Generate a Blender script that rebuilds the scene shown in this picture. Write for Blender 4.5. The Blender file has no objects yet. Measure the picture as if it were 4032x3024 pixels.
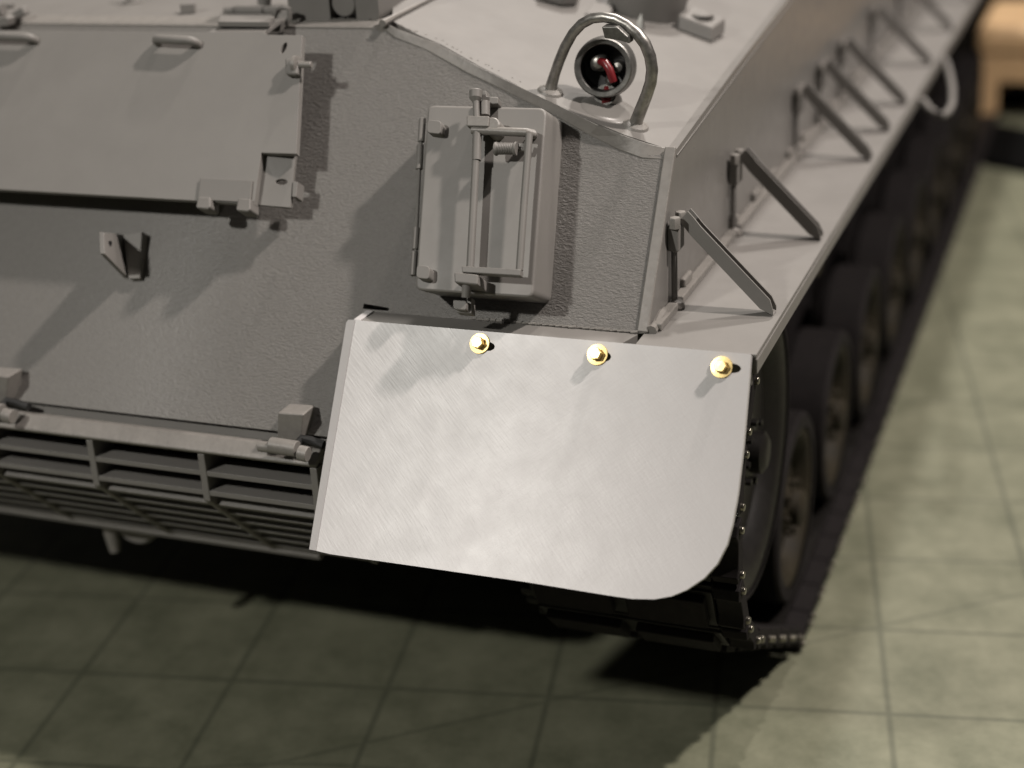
import bpy, bmesh, math, random
from mathutils import Vector as V, Matrix
random.seed(7)
S = 0.061                       # metres per model unit
sc = bpy.context.scene

# ------------------------------------------------------------------ camera
def rodrigues(r):
    th = math.sqrt(sum(c * c for c in r)); k = [c / th for c in r]
    return Matrix.Rotation(th, 3, V(k))
R = rodrigues((0.39626027, 0.37102396, 0.02146358)) @ Matrix(((1, 0, 0), (0, 0, -1), (0, 1, 0)))   # world -> camera (x right, y down, z forward)
F, CX, CY = 6000.0, 2016.0, 1512.0
T = V(((2957 - CX) / F, (1394 - CY) / F, 1.0)) * 6.0
CAM = -(R.transposed() @ T)
cd = bpy.data.cameras.new("camera"); cam = bpy.data.objects.new("camera", cd); sc.collection.objects.link(cam)
right, down, fwd = (V(R[i]) for i in range(3))
M4 = Matrix((right, -down, -fwd)).transposed().to_4x4(); M4.translation = CAM * S
cam.matrix_world = M4
cd.sensor_width = 36; cd.lens = 36 * F / 4032; cd.clip_start = 0.01; cd.clip_end = 50
cd.dof.use_dof = True; cd.dof.focus_distance = 6.35 * S; cd.dof.aperture_fstop = 7.6
sc.camera = cam

# ------------------------------------------------------------------ world, lamps, exposure
w = bpy.data.worlds.new("World"); sc.world = w; w.use_nodes = True
bg = w.node_tree.nodes["Background"]; bg.inputs[0].default_value = (1.0, 0.95, 0.89, 1); bg.inputs[1].default_value = 0.045
sc.view_settings.view_transform = 'Standard'; sc.view_settings.look = 'None'; sc.view_settings.exposure = 0; sc.view_settings.gamma = 1
sc.render.engine = 'CYCLES'; sc.cycles.use_denoising = True; sc.cycles.max_bounces = 6

def lamp(name, kind, target, d, dist, watts, color, **kw):
    l = bpy.data.lights.new(name, kind); l.energy = watts; l.color = color
    for k, v in kw.items(): setattr(l, k, v)
    o = bpy.data.objects.new(name, l); sc.collection.objects.link(o)
    d = V(d).normalized(); p = V(target) + d * dist
    o.location = p * S
    o.rotation_euler = (V(target) - p).to_track_quat('-Z', 'Y').to_euler()
    return o
lamp("desk_lamp", 'AREA', (-1.2, 0.4, 0.2), (-0.35, -0.735, 0.58), 14, 4.3, (1.0, 0.965, 0.90), shape='DISK', size=0.7 * S)
lamp("side_lamp", 'AREA', (-1.0, 0.5, 0.0), (0.57, 0.09, 0.81), 18, 16, (1.0, 0.905, 0.845), shape='DISK', size=0.85 * S)
lamp("ceiling_lamp", 'AREA', (-0.5, 1.0, 0.0), (-0.065, 0.572, 0.817), 26, 16.5, (1.0, 0.935, 0.87), shape='DISK', size=1.6 * S)
lamp("second_ceiling_lamp", 'AREA', (-0.8, 0.5, 0.0), (0.19, 0.39, 0.90), 26, 9, (1.0, 0.90, 0.84), shape='DISK', size=0.8 * S)

# ------------------------------------------------------------------ helpers
def ray(px, py): return R.transposed() @ V(((px - CX) / F, (py - CY) / F, 1.0))
def hit(px, py, n, pt):
    """point where the sight line of a photo pixel meets the plane (n, pt)"""
    d = ray(px, py); n = V(n); return CAM + d * ((n.dot(V(pt)) - n.dot(CAM)) / n.dot(d))
def PX(px, py, x): return hit(px, py, (1, 0, 0), (x, 0, 0))
def PY(px, py, y): return hit(px, py, (0, 1, 0), (0, y, 0))
def PZ(px, py, z): return hit(px, py, (0, 0, 1), (0, 0, z))
TH = math.radians(34.57)
GU = V((0, math.sin(TH), math.cos(TH))); GN = V((0, -math.cos(TH), math.sin(TH))); GO = V((-0.48, 0.128, 0))   # glacis: up, normal, origin
def G(x, v, h=0.0): return V((x, GO.y, 0)) + GU * v + GN * h
def GP(px, py, h=0.0): return hit(px, py, GN, GO + GN * h)
LT = math.radians(30)
FN = V((0, -math.cos(LT), math.sin(LT))); FU = V((0, math.sin(LT), math.cos(LT)))
def FP(px, py, h=0.0): return hit(px, py, FN, FN * h)
RP = V((-0.524, 0.58, 0.656)); RN = (V((-1.913, 0.898, 1.118)) - RP).cross(V((0, 1, 0.112))).normalized()
if RN.z < 0: RN = -RN
def RF(px, py, h=0.0): return hit(px, py, RN, RP + RN * h)
def RXY(x, y): return V((x, y, RP.z - (RN.x * (x - RP.x) + RN.y * (y - RP.y)) / RN.z))

class B:
    """collects shapes (in model units) for ONE mesh object"""
    def __init__(s): s.v = []; s.f = []; s.m = []
    def add(s, vs, fs, m=0):
        k = len(s.v); s.v += [V(p) for p in vs]
        for f in fs: s.f.append([k + i for i in f]); s.m.append(m)
        return s
    def box(s, o, a, b, c, m=0):
        o, a, b, c = V(o), V(a), V(b), V(c)
        vs = [o, o + a, o + a + b, o + b]; vs += [p + c for p in vs]
        return s.add(vs, [(0, 1, 2, 3), (4, 5, 6, 7), (0, 1, 5, 4), (1, 2, 6, 5), (2, 3, 7, 6), (3, 0, 4, 7)], m)
    def aabb(s, x0, x1, y0, y1, z0, z1, m=0): return s.box((x0, y0, z0), (x1 - x0, 0, 0), (0, y1 - y0, 0), (0, 0, z1 - z0), m)
    def prism(s, poly, vec, holes=(), m=0):
        loops = [[V(p) for p in poly]] + [[V(p) for p in h] for h in holes]; vec = V(vec)
        flat = [p for l in loops for p in l]; n = len(flat)
        if holes:
            t = bmesh.new(); tv = [t.verts.new(p) for p in flat]; k = 0; es = []
            for l in loops:
                q = len(l); es += [t.edges.new((tv[k + i], tv[k + (i + 1) % q])) for i in range(q)]; k += q
            t.verts.index_update(); bmesh.ops.triangle_fill(t, use_beauty=True, use_dissolve=False, edges=es, normal=vec)
            tris = [[x.index for x in f.verts] for f in t.faces]; t.free()
            fs = [tuple(t) for t in tris] + [tuple(i + n for i in t) for t in tris]
        else: fs = [tuple(range(n)), tuple(range(n, 2 * n))]
        k = 0
        for l in loops:
            q = len(l)
            for i in range(q): fs.append((k + i, k + (i + 1) % q, n + k + (i + 1) % q, n + k + i))
            k += q
        return s.add(flat + [p + vec for p in flat], fs, m)
    def tube(s, path, r, seg=12, m=0):
        path = [V(p) for p in path]; rs = r if isinstance(r, (list, tuple)) else [r] * len(path)
        t0 = (path[1] - path[0]).normalized(); a = t0.orthogonal().normalized(); rings = []
        for i, p in enumerate(path):
            t = (path[min(i + 1, len(path) - 1)] - path[max(i - 1, 0)]).normalized()
            a = (a - t * a.dot(t)).normalized(); b = t.cross(a)
            rings.append([p + (a * math.cos(2 * math.pi * j / seg) + b * math.sin(2 * math.pi * j / seg)) * rs[i] for j in range(seg)])
        vs = [p for rg in rings for p in rg]; fs = []
        for i in range(len(rings) - 1):
            for j in range(seg):
                j2 = (j + 1) % seg; fs.append((i * seg + j, i * seg + j2, (i + 1) * seg + j2, (i + 1) * seg + j))
        fs += [tuple(range(seg)), tuple(range((len(rings) - 1) * seg, len(rings) * seg))]
        return s.add(vs, fs, m)
    def cyl(s, p, q, r, seg=20, m=0): return s.tube([p, q], r, seg, m)
    def lathe(s, c, axis, prof, seg=40, m=0, start=0.0):
        """prof: list of (radius, distance along axis)"""
        c = V(c); ax = V(axis).normalized(); a = ax.orthogonal().normalized(); b = ax.cross(a); vs = []; fs = []
        for r, t in prof:
            for j in range(seg):
                an = start + 2 * math.pi * j / seg
                vs.append(c + ax * t + (a * math.cos(an) + b * math.sin(an)) * max(r, 1e-4))
        for i in range(len(prof) - 1):
            for j in range(seg):
                j2 = (j + 1) % seg; fs.append((i * seg + j, i * seg + j2, (i + 1) * seg + j2, (i + 1) * seg + j))
        return s.add(vs, fs, m)
WORLD = {}
def build(name, b, mats, parent=None, bevel=0.0, seg=2, smooth=35, label=None, kind=None, subsurf=0):
    if not isinstance(mats, (list, tuple)): mats = [mats]
    lo = V([min(p[i] for p in b.v) for i in range(3)]); hi = V([max(p[i] for p in b.v) for i in range(3)]); c = (lo + hi) / 2
    me = bpy.data.meshes.new(name); me.from_pydata([(p - c) * S for p in b.v], [], b.f)
    for m in mats: me.materials.append(m)
    me.polygons.foreach_set("material_index", b.m)
    bm = bmesh.new(); bm.from_mesh(me); bmesh.ops.recalc_face_normals(bm, faces=bm.faces); bm.to_mesh(me); bm.free()
    if smooth: me.polygons.foreach_set("use_smooth", [True] * len(me.polygons)); me.set_sharp_from_angle(angle=math.radians(smooth))
    o = bpy.data.objects.new(name, me); sc.collection.objects.link(o)
    if parent is not None: o.parent = parent; o.location = c * S - WORLD[parent.name]
    else: o.location = c * S
    WORLD[o.name] = c * S
    if bevel:
        mo = o.modifiers.new("edge_rounding", 'BEVEL'); mo.width = bevel * S; mo.segments = seg; mo.limit_method = 'ANGLE'; mo.angle_limit = math.radians(40); mo.harden_normals = True
    if label: o["label"] = label
    if kind: o["kind"] = kind
    return o
def thing(name, label, cat, loc):
    o = bpy.data.objects.new(name, None); sc.collection.objects.link(o); o.location = V(loc) * S; o.empty_display_size = 0.05
    o["label"] = label; o["category"] = cat; WORLD[o.name] = V(loc) * S; return o
def node(nt, t, **kw):
    n = nt.nodes.new(t)
    for k, v in kw.items(): setattr(n, k, v)
    return n
def copy_tree(o, parent, off):
    c = o.copy(); sc.collection.objects.link(c); c.parent = parent; c.location = o.location + off
    for ch in o.children:
        d = ch.copy(); sc.collection.objects.link(d); d.parent = c
    return c

# ------------------------------------------------------------------ materials
def material(name, col, rough=0.5, metal=0.0, var=0.08, var_scale=120, bumps=(), spec=0.5, dark=None, dirt_scale=60, rvar=0.1, fade=None):
    """bumps: (scale xyz, strength, distance(m), rotation z deg about y, detail)"""
    m = bpy.data.materials.new(name); m.use_nodes = True; nt = m.node_tree; bs = nt.nodes["Principled BSDF"]; L = nt.links
    tc = node(nt, "ShaderNodeTexCoord")
    bs.inputs["Metallic"].default_value = metal; bs.inputs["Specular IOR Level"].default_value = spec
    nz = node(nt, "ShaderNodeTexNoise"); nz.inputs["Scale"].default_value = var_scale; nz.inputs["Detail"].default_value = 6; nz.inputs["Roughness"].default_value = 0.65
    L.new(tc.outputs["Object"], nz.inputs["Vector"])
    rp = node(nt, "ShaderNodeValToRGB"); rp.color_ramp.elements[0].position = 0.3; rp.color_ramp.elements[1].position = 0.7
    rp.color_ramp.elements[0].color = (*[c * (1 - var) for c in col], 1); rp.color_ramp.elements[1].color = (*[min(1, c * (1 + var)) for c in col], 1)
    L.new(nz.outputs["Fac"], rp.inputs["Fac"]); out = rp.outputs["Color"]
    if dark:
        n2 = node(nt, "ShaderNodeTexNoise"); n2.inputs["Scale"].default_value = dirt_scale; n2.inputs["Detail"].default_value = 8; n2.inputs["Roughness"].default_value = 0.7
        L.new(tc.outputs["Object"], n2.inputs["Vector"])
        r2 = node(nt, "ShaderNodeValToRGB"); r2.color_ramp.elements[0].position = 0.52; r2.color_ramp.elements[1].position = 0.72
        L.new(n2.outputs["Fac"], r2.inputs["Fac"])
        mx = node(nt, "ShaderNodeMixRGB"); mx.inputs["Color2"].default_value = (*dark, 1)
        L.new(r2.outputs["Color"], mx.inputs["Fac"]); L.new(out, mx.inputs["Color1"]); out = mx.outputs["Color"]
    L.new(out, bs.inputs["Base Color"])
    rr = node(nt, "ShaderNodeMapRange"); rr.inputs["To Min"].default_value = max(0.02, rough - rvar); rr.inputs["To Max"].default_value = min(1, rough + rvar)
    n3 = node(nt, "ShaderNodeTexNoise"); n3.inputs["Scale"].default_value = var_scale * 2.3; n3.inputs["Detail"].default_value = 4
    L.new(tc.outputs["Object"], n3.inputs["Vector"]); L.new(n3.outputs["Fac"], rr.inputs["Value"]); L.new(rr.outputs["Result"], bs.inputs["Roughness"])
    prev = None
    for scl, st, dist, rot, det in bumps:
        mp = node(nt, "ShaderNodeMapping"); mp.vector_type = 'TEXTURE' if False else 'POINT'
        mp.inputs["Scale"].default_value = scl
        vr = node(nt, "ShaderNodeVectorRotate", rotation_type='Y_AXIS'); vr.inputs["Angle"].default_value = math.radians(rot)
        L.new(tc.outputs["Object"], vr.inputs["Vector"]); L.new(vr.outputs["Vector"], mp.inputs["Vector"])
        nn = node(nt, "ShaderNodeTexNoise"); nn.inputs["Scale"].default_value = 1.0; nn.inputs["Detail"].default_value = det; nn.inputs["Roughness"].default_value = 0.6
        L.new(mp.outputs["Vector"], nn.inputs["Vector"])
        bp = node(nt, "ShaderNodeBump"); bp.inputs["Strength"].default_value = st; bp.inputs["Distance"].default_value = dist
        L.new(nn.outputs["Fac"], bp.inputs["Height"])
        if fade:
            fx = node(nt, "ShaderNodeSeparateXYZ"); L.new(tc.outputs["Object"], fx.inputs[0])
            fr = node(nt, "ShaderNodeMapRange"); fr.interpolation_type = 'SMOOTHSTEP'; fr.inputs["From Min"].default_value = fade[0]; fr.inputs["From Max"].default_value = fade[1]
            fr.inputs["To Min"].default_value = st * 0.22; fr.inputs["To Max"].default_value = st
            L.new(fx.outputs[0], fr.inputs["Value"]); L.new(fr.outputs["Result"], bp.inputs["Strength"])
        if prev: L.new(prev.outputs["Normal"], bp.inputs["Normal"])
        prev = bp
    if prev: L.new(prev.outputs["Normal"], bs.inputs["Normal"])
    return m
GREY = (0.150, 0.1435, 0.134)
primer = material("grey_primer", GREY, 0.50, spec=0.24, var=0.06, var_scale=55, rvar=0.14, bumps=[((1400, 1400, 1400), 0.25, 0.00008, 0, 3), ((40, 40, 40), 0.08, 0.0005, 0, 2)])
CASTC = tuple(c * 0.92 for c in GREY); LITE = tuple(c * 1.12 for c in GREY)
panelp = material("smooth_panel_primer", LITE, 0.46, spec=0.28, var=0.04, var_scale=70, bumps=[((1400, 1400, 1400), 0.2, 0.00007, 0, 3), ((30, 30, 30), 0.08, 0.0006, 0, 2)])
sidep = material("satin_grey_primer", GREY, 0.32, spec=0.35, var=0.05, var_scale=90, bumps=[((1400, 1400, 1400), 0.12, 0.00006, 0, 3)])
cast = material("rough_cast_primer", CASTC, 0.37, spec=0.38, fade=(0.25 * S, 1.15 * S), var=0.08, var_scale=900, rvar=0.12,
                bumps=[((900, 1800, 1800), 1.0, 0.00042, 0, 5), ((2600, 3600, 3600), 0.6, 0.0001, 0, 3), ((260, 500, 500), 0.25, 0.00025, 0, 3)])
weldm = material("weld_primer", (0.172, 0.163, 0.15), 0.42, spec=0.3, var=0.1, var_scale=400, bumps=[((700, 700, 700), 0.6, 0.0002, 0, 4)])
white = material("pale_styrene", (0.385, 0.375, 0.371), 0.34, spec=0.34, var=0.02, var_scale=60, rvar=0.05,
                 bumps=[((16, 500, 1900), 0.24, 0.00012, -40, 3), ((60, 700, 3500), 0.10, 0.0001, 35, 2), ((7, 7, 7), 0.05, 0.006, 0, 1)])
brass = material("brass", (0.88, 0.68, 0.31), 0.40, 1.0, var=0.10, var_scale=800, bumps=[((1500, 1500, 1500), 0.15, 0.00006, 0, 2)], rvar=0.08)
steel = material("bare_white_metal", (0.30, 0.29, 0.27), 0.38, 0.85, var=0.4, var_scale=350, bumps=[((700, 700, 700), 0.35, 0.00015, 0, 4)], rvar=0.14)
dsteel = material("dull_dark_metal", (0.165, 0.162, 0.152), 0.4, 0.75, var=0.3, var_scale=500, bumps=[((800, 800, 800), 0.3, 0.00012, 0, 3)])
black = material("black_inside", (0.012, 0.012, 0.012), 0.5, var=0.3)
red = material("red_insulation", (0.14, 0.011, 0.014), 0.32, var=0.15, var_scale=300)
trackm = material("dark_track_metal", (0.009, 0.008, 0.007), 0.5, 0.2, spec=0.3, var=0.3, var_scale=300, bumps=[((500, 500, 500), 0.4, 0.0002, 0, 4)])
rubber = material("track_rubber", (0.009, 0.0075, 0.0075), 0.8, spec=0.15, var=0.25, var_scale=250, bumps=[((600, 600, 600), 0.4, 0.0002, 0, 3)])
pinm = material("track_pin_metal", (0.25, 0.235, 0.20), 0.3, 1.0, var=0.2, var_scale=400)
hullm = material("belly_shade_black", (0.02, 0.019, 0.017), 0.6)  # belly coloured near black to hold the shade under the hull
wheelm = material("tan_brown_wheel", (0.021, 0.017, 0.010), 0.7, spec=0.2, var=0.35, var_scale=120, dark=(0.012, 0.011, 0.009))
wood = material("pale_wood", (0.52, 0.35, 0.19), 0.5, var=0.12, var_scale=40)
dark_fill = material("matte_black_fill", (0.004, 0.004, 0.004), 1.0, spec=0.02)  # near-black without gloss, for the added slab and the grille backing
tabm = material("dark_table", (0.004, 0.0035, 0.003), 1.0, spec=0.0, var=0.2, var_scale=10)

def mat_material():
    m = bpy.data.materials.new("green_cutting_mat"); m.use_nodes = True; nt = m.node_tree; bs = nt.nodes["Principled BSDF"]; L = nt.links
    tc = node(nt, "ShaderNodeTexCoord"); sx = node(nt, "ShaderNodeSeparateXYZ"); L.new(tc.outputs["Object"], sx.inputs[0])
    def mth(op, a, b=None, c=None):
        n = node(nt, "ShaderNodeMath", operation=op)
        for i, q in enumerate((a, b, c)):
            if q is None: continue
            if isinstance(q, (int, float)): n.inputs[i].default_value = q
            else: L.new(q, n.inputs[i])
        return n.outputs[0]
    def line(coord, off, pitch, wid):
        q = mth('DIVIDE', mth('SUBTRACT', coord, off * S), pitch * S)
        d = mth('ABSOLUTE', mth('SUBTRACT', mth('FRACT', mth('ADD', q, 0.5)), 0.5))
        n = node(nt, "ShaderNodeMapRange"); n.interpolation_type = 'SMOOTHSTEP'
        n.inputs["From Min"].default_value = wid / pitch * 0.2; n.inputs["From Max"].default_value = wid / pitch * 1.25; n.inputs["To Min"].default_value = 1; n.inputs["To Max"].default_value = 0
        L.new(d, n.inputs["Value"]); return n.outputs["Result"]
    def single(expr, wid):
        n = node(nt, "ShaderNodeMapRange"); n.inputs["From Min"].default_value = wid * 0.4 * S; n.inputs["From Max"].default_value = wid * S; n.inputs["To Min"].default_value = 1; n.inputs["To Max"].default_value = 0
        L.new(mth('ABSOLUTE', expr), n.inputs["Value"]); return n.outputs["Result"]
    X, Y = sx.outputs[0], sx.outputs[1]
    acc = mth('MAXIMUM', line(X, -0.179, 0.857, 0.020), line(Y, 0.92, 0.795, 0.018))
    a = math.radians(27)
    diag = single(mth('SUBTRACT', mth('SUBTRACT', mth('MULTIPLY', Y, math.cos(a)), mth('MULTIPLY', X, math.sin(a))), 1.25 * S), 0.018)
    cx = mth('SUBTRACT', X, -1.9 * S); cy = mth('SUBTRACT', Y, -3.2 * S)
    arc = single(mth('SUBTRACT', mth('SQRT', mth('ADD', mth('MULTIPLY', cx, cx), mth('MULTIPLY', cy, cy))), 3.45 * S), 0.016)
    acc = mth('MAXIMUM', acc, mth('MULTIPLY', mth('MAXIMUM', diag, arc), 0.7))
    nz = node(nt, "ShaderNodeTexNoise"); nz.inputs["Scale"].default_value = 45; nz.inputs["Detail"].default_value = 7; nz.inputs["Roughness"].default_value = 0.7
    L.new(tc.outputs["Object"], nz.inputs["Vector"])
    rp = node(nt, "ShaderNodeValToRGB"); rp.color_ramp.elements[0].position = 0.28; rp.color_ramp.elements[1].position = 0.72
    rp.color_ramp.elements[0].color = (0.088, 0.093, 0.060, 1); rp.color_ramp.elements[1].color = (0.180, 0.181, 0.126, 1); L.new(nz.outputs["Fac"], rp.inputs["Fac"])
    mx = node(nt, "ShaderNodeMixRGB"); mx.inputs["Color2"].default_value = (0.044, 0.048, 0.033, 1)
    L.new(mth('MULTIPLY', acc, 0.52), mx.inputs["Fac"]); L.new(rp.outputs["Color"], mx.inputs["Color1"]); L.new(mx.outputs["Color"], bs.inputs["Base Color"])
    bs.inputs["Roughness"].default_value = 0.62; bs.inputs["Specular IOR Level"].default_value = 0.3
    bp = node(nt, "ShaderNodeBump"); bp.inputs["Strength"].default_value = 0.2; bp.inputs["Distance"].default_value = 0.0004
    n2 = node(nt, "ShaderNodeTexNoise"); n2.inputs["Scale"].default_value = 500; L.new(tc.outputs["Object"], n2.inputs["Vector"]); L.new(n2.outputs["Fac"], bp.inputs["Height"]); L.new(bp.outputs["Normal"], bs.inputs["Normal"])
    return m
matgreen = mat_material()

# ------------------------------------------------------------------ the setting
ZG = -2.28
b = B(); b.aabb(-60, 60, -40, 60, ZG - 0.6, ZG - 0.05); tb = build("table_top", b, tabm, kind="structure")
me = bpy.data.meshes.new("cutting_mat"); bb = B().aabb(-9, 7.0, -6, 14.5, -0.046, 0.0)
me.from_pydata([p * S for p in bb.v], [], bb.f); me.materials.append(matgreen)
cm = bpy.data.objects.new("cutting_mat", me); sc.collection.objects.link(cm); cm.location = (0, 0, ZG * S); cm.rotation_euler = (0, 0, math.radians(11.5))
bm = bmesh.new(); bm.from_mesh(me); bmesh.ops.recalc_face_normals(bm, faces=bm.faces); bm.to_mesh(me); bm.free()
cm["label"] = "worn green cutting mat with dark grid lines under the model tank"; cm["category"] = "cutting mat"

ws = thing("wooden_stand", "pale wooden stand with a square edge, out of focus beyond the mat", "stand", (0.6, 15, ZG))
y0 = 14.0
b = B(); b.aabb(-0.37, 3.2, y0, y0 + 2.2, -1.47, -1.125); build("shelf_board", b, wood, ws, bevel=0.10)
b = B(); b.aabb(-0.36, 3.18, y0 + 0.03, y0 + 0.16, -1.80, -1.472); build("apron", b, wood, ws, bevel=0.02)
b = B(); b.aabb(-0.365, -0.08, y0 + 0.02, y0 + 0.3, ZG, -1.80); build("leg", b, wood, ws, bevel=0.02)
b = B(); b.aabb(2.9, 3.19, y0 + 0.02, y0 + 0.3, ZG, -1.80); build("leg", b, wood, ws, bevel=0.02)
b = B(); b.aabb(-0.365, -0.08, y0 + 1.9, y0 + 2.18, ZG, -1.47); build("leg", b, wood, ws, bevel=0.02)
b = B(); b.aabb(2.9, 3.19, y0 + 1.9, y0 + 2.18, ZG, -1.47); build("leg", b, wood, ws, bevel=0.02)
dk = thing("dark_area_slab", "added low black case lying on the mat in front of the wooden stand", "case", (1.2, 12.6, ZG))  # added slab; its black stands in for the dark area there
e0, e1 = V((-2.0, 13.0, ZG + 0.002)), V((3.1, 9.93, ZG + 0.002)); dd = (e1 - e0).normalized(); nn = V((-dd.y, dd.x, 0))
b = B(); b.box(e0, e1 - e0, nn * 1.6, (0, 0, 0.05)); build("slab_lower", b, dark_fill, dk, bevel=0.03)
b = B(); b.box(e0 + V((0, 0, 0.054)) + dd * 0.02 + nn * 0.02, (e1 - e0) - dd * 0.04, nn * 1.56, (0, 0, 0.02)); build("slab_upper", b, dark_fill, dk, bevel=0.03)

# ------------------------------------------------------------------ the tank: plates
tank = thing("model_tank", "unfinished grey primer model of a tank with a white mud flap on brass bolts", "model tank", (-3.2, 4, ZG))
XL = -6.0
poly = [G(XL, -0.58), G(-1.45, -0.58), G(-1.45, -0.03), G(-1.2, -0.03), G(-1.2, 0.0), G(-0.505, 0.0), G(-0.505, 0.775), GP(2529, 612), GP(2434, 582), GP(2308, 525), GP(2149, 437), GP(1978, 354),
        GP(1833, 285), GP(1675, 196), GP(1554, 149), GP(1516, 120), GP(1460, 104), G(-1.98, 1.345), G(XL, 1.345)]
slot = [G(-1.765, 0.004), G(-1.64, 0.004), G(-1.64, 0.018), G(-1.765, 0.028)]
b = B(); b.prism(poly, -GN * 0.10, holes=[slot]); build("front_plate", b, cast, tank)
# right side wall with its proud front edge bar
XS = -0.455
cor0, cor1 = V((XS, 0.128, 0.0)), V((XS, 0.588, 0.660))
top = [V((XS, 0.588, 0.660)), V((XS, 1.634, 0.790)), V((XS, 2.891, 0.925)), V((XS, 14.2, 2.0))]
b = B(); b.prism([(XS, 0.15, -0.9)] + [V((XS, 0.15, 0.03))] + top + [(XS, 14.2, -0.9)], (-0.04, 0, 0)); build("hull_side", b, sidep, tank)
b = B(); b.prism([cor0 + GN * 0.012, cor1 + GN * 0.012 + V((0, 0, 0.008)), cor1 - GN * 0.05, cor0 - GN * 0.05], (-0.05, 0, 0)); build("corner_bar", b, weldm, tank, bevel=0.008)
# deck and roof
ZD = 1.12
b = B(); b.prism([(XL, 0.95, ZD), (-1.95, 0.95, ZD), (-1.92, 1.05, ZD), (-0.9, 3.4, ZD), (-0.9, 14.2, ZD), (XL, 14.2, ZD)], (0, 0, -0.06)); build("deck_plate", b, primer, tank)
b = B(); b.prism([G(-1.93, 1.332, 0.008), V((-1.93, 0.952, ZD + 0.006)), V((-1.93, 1.00, ZD + 0.002)), V((-1.93, 1.0, ZD - 0.06)), G(-1.93, 1.28, -0.06)], (XL + 1.93, 0, 0)); build("deck_edge_bar", b, weldm, tank, bevel=0.006)
up = [(1542, 82), (1643, 136), (1738, 177), (1890, 263), (2023, 329), (2137, 392), (2276, 456), (2460, 532), (2600, 578)]
U3 = [RF(*q) for q in up]
poly = [p + V((0, 0.004, 0)) for p in U3] + [RXY(XS + 0.004, 0.585), RXY(XS + 0.004, 1.634), RXY(XS + 0.004, 2.891), RXY(XS + 0.004, 14.2), RXY(-3.2, 14.2), RXY(-2.05, 1.3)]
b = B(); b.prism(poly, -RN * 0.05); build("roof_plate", b, primer, tank)
lw = [(1460, 104), (1516, 120), (1554, 149), (1675, 196), (1833, 285), (1978, 354), (2149, 437), (2308, 525), (2434, 590), (2529, 624), (2625, 628)]
up2 = [(1500, 88), (1535, 96), (1580, 118), (1720, 168), (1883, 258), (2023, 326), (2205, 415), (2355, 490), (2470, 535), (2550, 562), (2640, 585)]
b = B(); n = len(lw); vs = []
for (a, c), (e, f) in zip(lw, up2):
    lo, hi = GP(a, c, 0.003), RF(e, f, 0.008); vs += [lo, hi, hi - RN * 0.05, lo - GN * 0.04]
b.add(vs, [(4 * i + k, 4 * i + (k + 1) % 4, 4 * i + 4 + (k + 1) % 4, 4 * i + 4 + k) for i in range(n - 1) for k in range(4)] + [(0, 1, 2, 3), tuple(4 * (n - 1) + k for k in range(4))])
build("roof_edge_weld", b, weldm, tank, bevel=0.006, smooth=30)
b = B()
for i in range(26):                                  # short file burrs beside the weld
    t = random.uniform(0.3, 1.0) * 5.6; k = min(int(t), len(up2) - 2); q = t - k
    px = up2[k][0] * (1 - q) + up2[k + 1][0] * q; py = up2[k][1] * (1 - q) + up2[k + 1][1] * q
    p = RF(px + random.uniform(2, 10), py - random.uniform(8, 14), -0.002); L = random.uniform(0.012, 0.035)
    b.tube([p, p + V((-0.3, 1, 0.10)).normalized() * L], [0.005, 0.002], 5)
build("weld_bead", b, weldm, tank)
# left side, belly and rear close the hull
b = B(); b.prism([(XL, 0.128, 0), G(XL, 1.345), (XL, 14.2, ZD), (XL, 14.2, -0.9), (XL, 0.0, -0.9), G(XL, -0.58)], (-0.06, 0, 0)); build("hull_side", b, primer, tank)
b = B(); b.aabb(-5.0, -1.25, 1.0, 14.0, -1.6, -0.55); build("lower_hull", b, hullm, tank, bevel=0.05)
b = B(); b.aabb(-5.95, XS - 0.05, 14.1, 14.2, -0.9, 1.1); build("rear_plate", b, primer, tank)
b = B(); b.prism([(-1.46, 0.10, -0.02), (-1.46, 0.40, -0.02), (-1.46, 0.40, -0.6), (-1.46, -0.10, -0.44)], (0.03, 0, 0)); build("hull_cheek", b, primer, tank)

# ------------------------------------------------------------------ fender, ledge, joint strips
b = B(); b.prism([(0.022, 0.0, 0), (-0.475, 0.0, 0), (-0.475, 0.13, 0), (XS + 0.003, 0.13, 0), (XS + 0.003, 14.2, 0), (0.022, 14.2, 0)], (0, 0, -0.02))
b.aabb(0.0, 0.026, 0.0, 14.2, -0.085, -0.021); build("fender", b, primer, tank, bevel=0.004)
b = B(); lz = -0.004; b.prism([(-1.70, 0.132, lz), (-1.742, 0.0, lz), (-0.535, 0.0, lz), (-0.497, 0.128, lz)], (0, 0, -0.05)); build("ledge", b, primer, tank, bevel=0.003)
b = B()
for i in range(26):
    x = -1.25 + i * 0.03; b.tube([(x, 0.124 + random.uniform(0, .006), 0.0), (x + 0.03, 0.126, 0.004)], random.uniform(0.004, 0.008), 6)
build("weld_bead", b, weldm, tank)
b = B(); b.aabb(XS, XS + 0.045, 0.16, 14.1, 0.0, 0.034); build("joint_strip", b, weldm, tank, bevel=0.006)
for i in range(20):
    y = 0.62 + i * 0.45 + (0.04 if i % 2 else 0)
    b = B(); b.aabb(XS - 0.002, XS + 0.024, y, y + 0.13, 0.032, 0.070 + random.uniform(0, 0.01)); build("mounting_tab", b, weldm, tank, bevel=0.01)
b = B(); b.tube([(XS + 0.01, 0.13, 0.01), (XS + 0.012, 0.2, 0.015), (XS + 0.01, 0.27, 0.022), (XS + 0.01, 0.33, 0.03)], [0.025, 0.02, 0.028, 0.02], 8); build("weld_bead", b, weldm, tank)

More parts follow.
